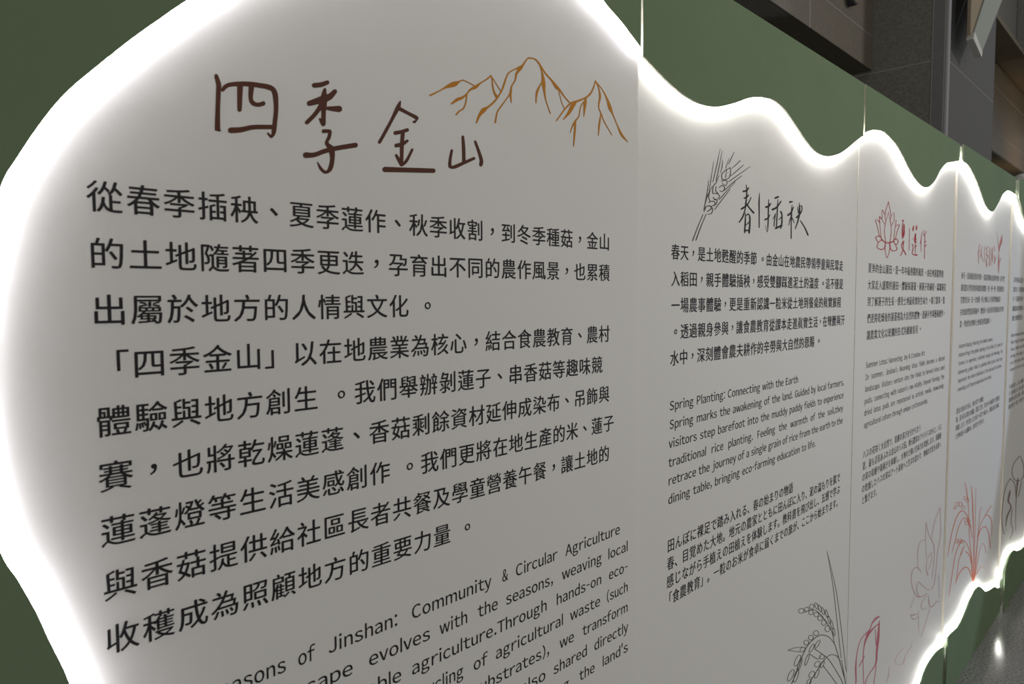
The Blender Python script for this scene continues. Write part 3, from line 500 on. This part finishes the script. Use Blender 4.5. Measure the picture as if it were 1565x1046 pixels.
    (3, 'rice_ear_emblem', 'ink_pale_red', [[41373,21222,41428,21227,41782,20755,41895,20764,42083,20275,42198,20282],[42673,21017,42967,21024,42359,20743,42936,20747,42108,20491,42538,20494,42122,20221,42325,20226],[42114,20102,42230,20106,42056,19690,42433,19702,42107,19398,42427,19407,42260,19108,42377,19110],[42729,19896,42870,19890,42303,19646,42497,19638]]),
    (3, 'rice_plant_drawing', 'ink_orange', [[38754,3573,38611,3614,38292,4857,38152,4893,37534,6311,37426,6337,37216,7624,37109,7646,36718,8587,36563,8613,36280,9095,36205,9107],[38817,3618,38701,3652,38559,5740,38445,5768,38280,7074,38056,7124,37969,8083,37804,8115,37633,8648,37552,8662],[38875,3601,38759,3636,38804,6316,38689,6345,38642,8322,38585,8334],[38615,3679,38444,3727,38141,4962,38004,4995,37215,5839,37098,5856,36023,6370,36128,6308,34846,6097,34963,6057,34353,5410,34471,5371,33980,4762,34097,4722,33830,4343,33899,4319],[38339,4529,38203,4559,37712,5210,37564,5234,36855,5619,36751,5620],[38433,3865,38301,3893,37680,4533,37526,4552,36740,4872,36830,4801,35716,4908,35847,4850,35032,4685,35147,4639],[38254,5946,38145,5968,37314,6990,37193,7006,36143,7421,36214,7379,35175,7194,35292,7155,34541,6645,34658,6608,34104,6293,34172,6270],[37896,6539,37794,6555,36733,7495,36602,7506,35582,7883,35666,7827,34623,7736,34757,7691,33987,7306,34124,7264,33610,6825,33723,6791,33295,6337,33362,6316],[39035,3552,38889,3598,39343,5151,39226,5184,39964,5835,39823,5882,41220,5747,41273,5779,42022,5198,42212,5160,42664,4281,42830,4243],[39117,3657,38942,3712,39659,5784,39571,5809,40904,6338,40793,6377,41889,6200,42008,6213,42760,5640,42926,5606,42925,4841,43027,4815],[41049,6371,40939,6410,41966,6499,41827,6548,42736,6570,42625,6610],[39160,3643,39015,3692,40096,4821,40007,4849,40897,4931,40950,4948,41577,4293,41700,4268],[39427,3691,39296,3745,40535,3832,40459,3875,41431,3444,41499,3447],[39024,3620,38879,3666,39803,6727,39713,6749,40328,7000,40270,7017],[36214,5973,36289,5948,35414,5466,35512,5434,35069,4550,35142,4526],[36588,5998,36663,5972,35869,5703,35966,5669],[35139,8287,35225,8268,35074,8239,35148,8211,34903,8244,34925,8220,34708,8297,34660,8292,34569,8377,34490,8389,34561,8445,34479,8468,34686,8467,34634,8495,34878,8437,34894,8454,35057,8367,35128,8363,35139,8287,35225,8268],[35761,8153,35849,8134,35694,8104,35770,8076,35518,8110,35540,8085,35318,8165,35269,8159,35175,8246,35093,8258,35166,8315,35083,8338,35295,8337,35241,8365,35492,8306,35508,8322,35677,8234,35749,8230,35761,8153,35849,8134],[34534,8244,34618,8225,34501,8219,34571,8192,34416,8223,34436,8198,34320,8249,34274,8243,34250,8289,34171,8301,34245,8324,34165,8347,34309,8335,34259,8362,34403,8320,34418,8336,34492,8284,34560,8281,34534,8244,34618,8225],[36241,7899,36331,7879,36184,7863,36259,7834,36032,7872,36053,7847,35860,7918,35813,7911,35738,7983,35655,7995,35731,8036,35646,8060,35842,8050,35790,8078,36012,8021,36027,8038,36170,7962,36241,7959,36241,7899,36331,7879],[36748,8244,36840,8225,36680,8210,36752,8182,36494,8224,36512,8199,36279,8278,36236,8269,36135,8347,36052,8357,36128,8399,36042,8424,36260,8410,36213,8438,36473,8375,36485,8393,36666,8309,36734,8308,36748,8244,36840,8225],[37110,8045,37204,8026,37051,8009,37129,7980,36895,8017,36916,7992,36715,8064,36666,8057,36589,8130,36503,8142,36582,8183,36494,8208,36696,8198,36643,8227,36873,8169,36889,8187,37037,8110,37111,8107,37110,8045,37204,8026],[36987,7091,37081,7069,36930,7064,37003,7033,36772,7080,36791,7054,36589,7130,36546,7121,36467,7191,36383,7203,36461,7235,36374,7262,36574,7241,36525,7271,36754,7207,36767,7225,36918,7148,36987,7145,36987,7091,37081,7069],[37531,6933,37626,6911,37471,6898,37550,6867,37311,6910,37333,6884,37128,6962,37078,6956,37000,7031,36912,7045,36992,7085,36902,7113,37109,7098,37054,7128,37289,7064,37305,7082,37456,7000,37532,6995,37531,6933,37626,6911],[37144,6901,37238,6878,37085,6874,37159,6842,36927,6890,36946,6864,36743,6941,36699,6933,36620,7003,36535,7016,36613,7047,36526,7075,36727,7053,36678,7083,36909,7018,36922,7036,37073,6958,37143,6955,37144,6901,37238,6878],[35206,6530,35292,6508,35152,6505,35220,6474,35006,6522,35023,6497,34837,6572,34797,6565,34723,6633,34645,6646,34718,6675,34638,6703,34823,6680,34778,6709,34990,6645,35002,6662,35141,6586,35206,6583,35206,6530,35292,6508],[35823,6433,35912,6411,35768,6408,35837,6376,35617,6425,35636,6400,35444,6476,35402,6469,35327,6538,35247,6551,35321,6581,35239,6609,35429,6586,35383,6615,35601,6550,35613,6567,35757,6489,35823,6486,35823,6433,35912,6411],[36349,6209,36440,6185,36292,6183,36364,6151,36139,6201,36157,6176,35961,6254,35919,6247,35841,6317,35759,6331,35835,6361,35751,6390,35946,6365,35898,6395,36121,6328,36134,6345,36281,6266,36348,6262,36349,6209,36440,6185],[35667,6323,35755,6300,35625,6311,35688,6279,35502,6329,35517,6304,35358,6371,35324,6360,35268,6414,35190,6425,35264,6438,35185,6467,35349,6436,35310,6465,35492,6404,35502,6423,35618,6359,35677,6359,35667,6323,35755,6300]]),
    (4, 'mushroom_drawing', 'ink_taupe', [[49990,8112,50156,8047,48141,7958,48371,7899,47637,7473,47878,7434,49026,6737,49168,6760,51505,6394,51277,6466,52022,6915,51743,6963,50890,7834,50638,7861,49990,8112,50156,8047],[47113,7249,47331,7187,45760,6957,45983,6902,45122,6005,45345,5952,45139,5026,45361,4976,45992,4205,46215,4183,46715,4315,46549,4367],[47133,7221,47311,7215,48708,6588,48947,6554,49404,5529,49662,5479],[46925,6396,47519,6256,46630,5999,47157,5899,47649,5453,48078,5354,46544,5150,47003,5021,46297,4647,46529,4584],[49442,6573,50094,6435,49370,6004,49759,5921,49388,4838,49583,4794,49634,3613,49831,3566],[48094,5128,48342,5069,47925,4481,48171,4426,48664,3735,48918,3670,47859,3481,48035,3425],[50966,6278,51235,6216,50140,5616,50402,5552]]),
]
for (i, name, m, data) in DRAWINGS:
    p = Print(PY[i] - 0.0004)
    p.strokes(data, WHITE_X[i])
    p.build(name, m, boards[i])

S = 0.0347
LINES1 = ['從春季插秧、夏季蓮作、秋季收割，到冬季種菇，金山', '的土地隨著四季更迭，孕育出不同的農作風景，也累積', '出屬於地方的人情與文化。',
          '「四季金山」以在地農業為核心，結合食農教育、農村', '體驗與地方創生。我們舉辦剝蓮子、串香菇等趣味競', '賽，也將乾燥蓮蓬、香菇剩餘資材延伸成染布、吊飾與',
          '蓮蓬燈等生活美感創作。我們更將在地生產的米、蓮子', '與香菇提供給社區長者共餐及學童營養午餐，讓土地的', '收穫成為照顧地方的重要力量。']
for r, s in enumerate(LINES1):
    p = Print(PY[0] - 0.0004)
    z = 1.8880 - r * 0.05446
    sh, xs = 0.0, []
    for k, ch in enumerate(s):
        if ch == '。':
            sh += 0.4
        xs.append((k + sh) * S)
    p.cjk(s, xs, z, 0.0330, 0.0322, True, 0.008)
    p.build('chinese_lettering', 'ink_text', boards[0])['kind'] = 'stuff'

E1 = [
    [('Four', 0.008, 0.060), ('Seasons', 0.078, 0.1745), ('of', 0.1887, 0.2125), ('Jinshan:', 0.2288, 0.3375), ('Community', 0.3595, 0.5130), ('&', 0.5353, 0.5500), ('Circular', 0.5660, 0.6680), ('Agriculture', 0.6890, 0.8485)],
    [('The', -0.012, 0.038), ('landscape', 0.120, 0.266), ('evolves', 0.2885, 0.3930), ('with', 0.4091, 0.4640), ('the', 0.4838, 0.5270), ('seasons,', 0.5434, 0.6580), ('weaving', 0.6794, 0.7930), ('local', 0.8101, 0.8746)],
    [('sustainable', 0.180, 0.342), ('agriculture.Through', 0.3581, 0.6420), ('hands-on', 0.6642, 0.7920), ('eco-', 0.8128, 0.8749)],
    [('recycling', 0.345, 0.455), ('of', 0.4735, 0.5040), ('agricultural', 0.5201, 0.6840), ('waste', 0.7013, 0.7880), ('(such', 0.8060, 0.8752)],
    [('substrates),', 0.470, 0.6480), ('we', 0.6732, 0.7130), ('transform', 0.7357, 0.8754)],
    [('also', 0.575, 0.6380), ('shared', 0.6567, 0.7500), ('directly', 0.7692, 0.8757)],
    [('honoring', 0.575, 0.700), ('the', 0.7265, 0.7720), ("land's", 0.7934, 0.8760)]]
for r, ws in enumerate(E1):
    p = Print(PY[0] - 0.0004)
    for w, a, b in ws:
        p.word(w, a, b, 1.3478 - r * 0.0394, 0.0254, 0.006)
    p.build('english_lettering', 'ink_text', boards[0])['kind'] = 'stuff'

BLOCKS = {
    1: (1.036, 2.018,
        [('春天，是土地甦醒的季節。由金山在地農民帶領學童與民眾走', 1.036, 2.003), ('入稻田，親手體驗插秧，感受雙腳踩進泥土的溫度。這不僅是', 1.037, 2.006),
         ('一場農事體驗，更是重新認識一粒米從土地到餐桌的眞實旅程', 1.038, 1.992), ('。透過親身參與，讓食農教育從課本走進眞實生活，在彎腰與汗', 1.039, 2.026), ('水中，深刻體會農夫耕作的辛勞與大自然的恩賜。', 1.035, 1.842)],
        [('Spring Planting: Connecting with the Earth', 1.033, 1.685), ('Spring marks the awakening of the land. Guided by local farmers,', 1.033, 2.032), ('visitors step barefoot into the muddy paddy fields to experience', 1.032, 2.031),
         ('traditional rice planting. Feeling the warmth of the soil,they', 1.031, 2.029), ('retrace the journey of a single grain of rice from the earth to the', 1.031, 2.029), ('dining table, bringing eco-farming education to life.', 1.031, 1.817)],
        [('田んぼに裸足で踏み入れる、春の始まりの物語', 1.030, 1.663), ('春、目覚めた大地。地元の農家とともに田んぼに入り、泥の温もりを肌で', 1.029, 2.017), ('感じながら手植えの田植えを体験します。教科書を飛び出し、五感で学ぶ', 1.028, 2.018),
         ('「食農教育」。一粒のお米が食卓に届くまでの旅が、ここから始まります。', 1.022, 2.017)]),
    2: (2.212, 3.2,
        [('夏季的金山蓮田，是一年中最熱鬧的風景。由在地蓮農帶領', 2.212, 3.147), ('大家走入盛開的蓮田，體驗採蓮蓬、剝蓮子的過程，認識蓮花', 2.211, 3.195), ('到了解蓮子的生長，感受土地最眞實的生命力。除了農事，我', 2.212, 3.181),
         ('們更將乾燥後的蓮蓬視為大自然的禮物，透過手作與藝術創作，', 2.214, 3.199), ('讓農業文化以斑斕的形式持續被看見。', 2.212, 2.848)],
        [('Summer Lotus: Harvesting Joy & Creative Art', 2.210, 2.902), ("In summer, Jinshan's blooming lotus fields become a vibrant", 2.209, 3.213), ('landscape. Visitors venture into the fields to harvest lotus seed', 2.210, 3.213),
         ("pods, connecting with nature's raw vitality. Beyond farming, the", 2.207, 3.212), ('dried lotus pods are repurposed as artistic media, showcasing', 2.207, 3.208), ('agricultural culture through unique craftsmanship.', 2.207, 2.966)],
        [('ハスの花咲く大自然で、収穫の喜びを分かち合う', 2.204, 2.875), ('夏、最も活気あふれる金山のハス田。地元農家のアドバイスのもと、ハス', 2.204, 3.192), ('の実の収穫や殻剥きを体験し、大地の力強い生命力を実感します。収穫後', 2.203, 3.194),
         ('の乾燥したハスの実はアート素材へと生まれ変わり、地域の文化を未来へ', 2.203, 3.194), ('と繋ぎます。', 2.205, 2.373)]),
    3: (3.42, 4.4,
        [('秋天，是稻穗成熟的季節。當稻田轉為金黃的時刻，孩子們', 3.420, 4.391), ('跟著農夫學習收割與脫穀的體驗，從一把一把，從稻穗到白', 3.422, 4.392), ('完整的白米，是一次收穫，與土地和人力共同的勞動成果。', 3.420, 4.350),
         ('在收成的豐盛與感動中，體會每一粒米的珍貴與農夫的辛勞', 3.420, 4.399), ('業，學會對食物與土地保持感恩謙卑。', 3.420, 4.105)],
        [('Autumn Reaping: Honoring the Golden Harvest', 3.417, 4.139), ('Autumn brings the golden ripening of rice fields. It is time for', 3.420, 4.407), ('farmers to experience traditional reaping and threshing. The', 3.420, 4.413),
         ('shimmering golden fields to polished white grains, each step', 3.417, 4.411), ('represents the shared dedication of the land and the farmer,', 3.420, 4.405), ('reminding us of the profound value of our food.', 3.419, 4.141)],
        [('黄金の恵みを刈る、秋の実りの物語', 3.410, 3.967), ('秋、田を彩る黄金の稲穂。農民に学び、昔ながらの稲刈りと脱穀を', 3.409, 4.380), ('体験します。刈り取ったお米を一粒ずつ味わい、収穫の喜びを胸に', 3.409, 4.378),
         ('と大地の恵みへの感謝の心、食の尊さを学びます。', 3.408, 4.015)]),
    4: (4.605, 5.6,
        [('以冬季香菇為主題，帶領孩子走進菇寮，認識段木與太空包的', 4.608, 5.59), ('栽培方式，從採收到烘乾，感受時間與溫度醞釀的香氣，在寒', 4.608, 5.59), ('冬，下菇寮親手摘下一朵朵香菇，體會農家的智慧與用心，也', 4.603, 5.59),
         ('細細品味食材的原味，剩餘的菇柄與太空包再利用成為創作，', 4.603, 5.59), ('延續土地循環的力量。', 4.600, 4.96)],
        [('Winter Mushrooms: Warmth of the Season', 4.596, 5.25), ('Winter brings the fragrance of mushrooms from the mountain', 4.596, 5.59), ('houses. Children step inside to learn how they grow in logs', 4.596, 5.59),
         ('and bags, from picking to drying, and feel the patience and', 4.596, 5.59), ('care of the farmers, while the remaining stems and bags are', 4.596, 5.59), ('returned to the soil as part of the cycle.', 4.596, 5.3)],
        [('冬の森の香り、しいたけの物語', 4.590, 5.05), ('冬、菇の小屋に入り、原木と菌床で育つしいたけを手で摘み取ります。', 4.590, 5.57), ('乾燥の香りと温もりを感じ、農家の知恵と工夫を学びながら、残った', 4.590, 5.57),
         ('菌床を再び土へと還し、命のめぐりを体験します。', 4.590, 5.3)]),
}
for i, (a, b, cj, en, jp) in BLOCKS.items():
    y = PY[i] - 0.0004
    # the second panel's plane lies slightly nearer than where its lines were measured
    fx = (lambda x: x - (x + 0.218) * 0.0052) if i == 1 else (lambda x: x)
    fz = (lambda z: 1.787 + (z - 1.787) * 0.9948) if i == 1 else (lambda z: z)
    for z, (s, x0, x1) in zip(ROWC, cj):
        p = Print(y)
        p.fit_cjk(s, fx(x0), fx(x1), fz(z), True, None, 0.0335, {1: 0.014, 2: 0.006}.get(i, 0))
        p.build('chinese_lettering', 'ink_text', boards[i])['kind'] = 'stuff'
    size = 0.0254
    s, x0, x1 = en[0]
    nat = sum(latin(w, 0.0)[2][1] for w in s.split(' ')) + 0.40 * s.count(' ')
    k = (x1 - x0) / (nat * size)
    for z, (s, x0, x1) in zip(ROWE, en):
        p = Print(y)
        p.line(s, fx(x0), fx(x1), fz(z), size, k, True, {1: 0.010, 2: 0.004}.get(i, 0))
        p.build('english_lettering', 'ink_text', boards[i])['kind'] = 'stuff'
    for z, (s, x0, x1) in zip(ROWJ, jp):
        p = Print(y)
        p.fit_cjk(s, fx(x0), fx(x1), fz(z), False, None, 0.0300, {1: 0.010, 2: 0.003}.get(i, 0))
        p.build('japanese_lettering', 'ink_text', boards[i])['kind'] = 'stuff'

# ------------------------------------------------------------------ floor and building behind
fl = box('floor', (-8, 30, -14, 12, -0.1, 0.0), 'floor_granite')
fl['kind'] = 'structure'
wr = box('wall_rear', (-8, 30, 9.0, 9.3, 0.0, 9.0), 'grey_granite')
wr['kind'] = 'structure'


def slab(root, b, m):
    o = box('stone_slab', b, m, root, 0.0015)
    return o


J = 0.006
# first stone beam, running parallel to the display
beam = empty('trim_1', (2.2, 1.6, 3.45), kind='structure')
box('beam_core', (-1.2, 5.472, 1.037, 2.6, 3.469, 5.6), 'grout', beam)
xj = [5.474 - 1.17 * k for k in range(6)]
zj = [3.467, 3.712, 4.26, 4.9, 5.6]
for a in range(5):
    for b in range(4):
        slab(beam, (xj[a + 1] + J, xj[a] - J, 1.035, 1.056, zj[b] + (J / 2 if b else 0), zj[b + 1] - J / 2), 'warm_granite')
    slab(beam, (xj[a + 1] + J / 2, xj[a] - J / 2, 1.0575, 1.80, 3.467, 3.488), 'dark_soffit')
    slab(beam, (xj[a + 1] + J / 2, xj[a] - J / 2, 1.806, 2.6, 3.467, 3.488), 'dark_soffit')
# first column: side face looking back along the display, front face beyond it
col1 = empty('trim_2', (6.2, 1.4, 0), kind='structure')
box('column_core', (5.476, 7.052, 0.558, 2.4, 0, 5.6), 'grout', col1)
zc = [0.0, 0.58, 1.15, 1.72, 2.30, 2.87, 3.448, 4.25, 5.05, 5.6]
for k in range(9):
    slab(col1, (5.474, 5.496, 0.6445, 1.50, zc[k] + J / 2, zc[k + 1] - J / 2), 'grey_granite')
    slab(col1, (5.474, 5.496, 1.506, 2.38, zc[k] + J / 2, zc[k + 1] - J / 2), 'grey_granite')
    slab(col1, (5.52, 7.03, 0.556, 0.578, zc[k] + J / 2, zc[k + 1] - J / 2), 'cool_granite')
    slab(col1, (7.032, 7.054, 0.556, 1.5, zc[k] + J / 2, zc[k + 1] - J / 2), 'cool_granite')
box('joint_strip', (5.468, 5.49, 0.6400, 0.6445, 0, 5.6), 'grout', col1)
for k in range(9):
    yy = 0.568 + k * 0.0082
    box('movement_joint_rib', (5.468, 5.490, yy, yy + 0.0052, 0, 5.6), 'rib_aluminium', col1)
# steel corner trim on the column
tv, tf = [], []
for z in (0.0, 5.6):
    for k in range(16):
        a = 2 * math.pi * k / 16
        tv.append((5.495 + 0.022 * math.cos(a), 0.556 + 0.018 * math.sin(a), z))
for k in range(16):
    tf.append((k, (k + 1) % 16, 16 + (k + 1) % 16, 16 + k))
tf += [tuple(range(15, -1, -1)), tuple(range(16, 32))]
link_mesh('corner_trim', tv, tf, ['steel'], col1)

# far recess wall in brown stone
rec = empty('wall_back', (11, 1.3, 3.6), kind='structure')
box('wall_core', (7.2, 16, 1.202, 2.6, 3.667, 4.77), 'grout', rec)
zr = [3.665, 3.925, 4.475, 4.775]
xr = [7.2, 8.9, 10.45, 12.0, 13.55, 15.1, 16]
for a in range(6):
    for b in range(3):
        slab(rec, (xr[a] + J / 2, xr[a + 1] - J / 2, 1.2, 1.222, zr[b] + (J / 2 if b else 0), zr[b + 1] - J / 2), 'brown_granite')
    slab(rec, (xr[a] + J / 2, xr[a + 1] - J / 2, 1.224, 2.6, 3.665, 3.688), 'dark_soffit')
slab(rec, (10.753, 16, 0.55, 2.0, 4.78, 4.836), 'brown_granite')
slab(rec, (7.2, 10.75, 0.9, 1.2, 4.78, 4.836), 'dark_soffit')
# second beam and second column face
beam2 = empty('trim_3', (9.0, 1.5, 4.8), kind='structure')
box('beam_core', (7.06, 10.72, 1.002, 2.6, 4.847, 7.2), 'grout', beam2)
xb = [10.72, 9.5, 8.28, 7.06]
for a in range(3):
    for b, (z0, z1) in enumerate(((4.845, 5.5), (5.5, 6.2), (6.2, 7.2))):
        slab(beam2, (xb[a + 1] + J, xb[a] - J * 2, 1.0, 1.022, z0 + J / 2, z1 - J / 2), 'grey_granite')
    slab(beam2, (xb[a + 1] + J / 2, xb[a] - J / 2, 1.024, 2.6, 4.845, 4.868), 'dark_soffit')
box('column_core', (10.745, 12.5, 0.42, 1.6, 4.90, 7.2), 'grout', beam2)
for z0, z1 in ((4.86, 5.6), (5.6, 6.4), (6.4, 7.2)):
    slab(beam2, (10.722, 10.743, 0.42, 0.998, z0 + J / 2, z1 - J / 2), 'grey_granite')
slab(beam2, (10.722, 12.5, 0.42, 0.998, 4.84, 4.858), 'dark_soffit')

# hanging sign with a slanting frosted bar beside the column
sg = empty('hanging_sign', (6.0, 0.45, 3.56), 'slanting pale glass bar with a tan board hanging high beside the grey column', 'sign')
prism('glass_bar', [(5.660, 3.640), (5.914, 3.563), (6.90, 4.42), (6.40, 4.42)][::1], 0.43, 0.47, ['frosted_glass', 'frosted_glass'], sg)
prism('bar_end_cap', [(5.628, 3.582), (5.900, 3.520), (5.916, 3.562), (5.662, 3.638)], 0.428, 0.472, ['pale_plastic', 'pale_plastic'], sg)
prism('tan_board', [(5.590, 3.600), (5.655, 3.642), (6.38, 4.42), (5.56, 4.42)], 0.44, 0.46, ['tan_panel', 'tan_panel'], sg)


def lathe(name, prof, c, axis, m, parent=None, n=24):
    v, f = [], []
    for r, h in prof:
        for k in range(n):
            a = 2 * math.pi * k / n
            if axis == 'y':
                v.append((c[0] + r * math.cos(a), c[1] + h, c[2] + r * math.sin(a)))
            else:
                v.append((c[0] + r * math.cos(a), c[1] + r * math.sin(a), c[2] + h))
    for i in range(len(prof) - 1):
        for k in range(n):
            a, b = i * n + k, i * n + (k + 1) % n
            f.append((a, b, b + n, a + n))
    f.append(tuple(range(n))); f.append(tuple(range((len(prof) - 1) * n, len(prof) * n)))
    o = link_mesh(name, v, f, [m], parent)
    for pl_ in o.data.polygons:
        pl_.use_smooth = len(pl_.vertices) == 4
    return o


wl = empty('wall_lamp', (4.943, 1.035, 3.83), 'small round dark rimmed lamp at the top edge, on the stone beam', 'lamp')
lathe('lamp_housing', [(0.050, 0.0), (0.056, -0.02), (0.056, -0.05), (0.044, -0.055)], (4.943, 1.035, 3.83), 'y', 'dark_rubber', wl)
lathe('lamp_lens', [(0.042, -0.052), (0.034, -0.064), (0.015, -0.070)], (4.943, 1.035, 3.83), 'y', 'tan_panel', wl)
dc = empty('dome_lamp', (6.90, 0.3, 2.70), 'pale round lamp head peeping over the farthest display panel', 'lamp')
lathe('lamp_stem', [(0.012, -2.70), (0.012, 0.0)], (6.90, 0.3, 2.70), 'z', 'steel', dc, 12)
lathe('lamp_base', [(0.16, -2.70), (0.16, -2.68), (0.02, -2.66)], (6.90, 0.3, 2.70), 'z', 'steel', dc)
lathe('lamp_shade', [(0.035, -0.02), (0.075, 0.005), (0.09, 0.035), (0.075, 0.07), (0.03, 0.09)], (6.90, 0.3, 2.70), 'z', 'pale_plastic', dc)
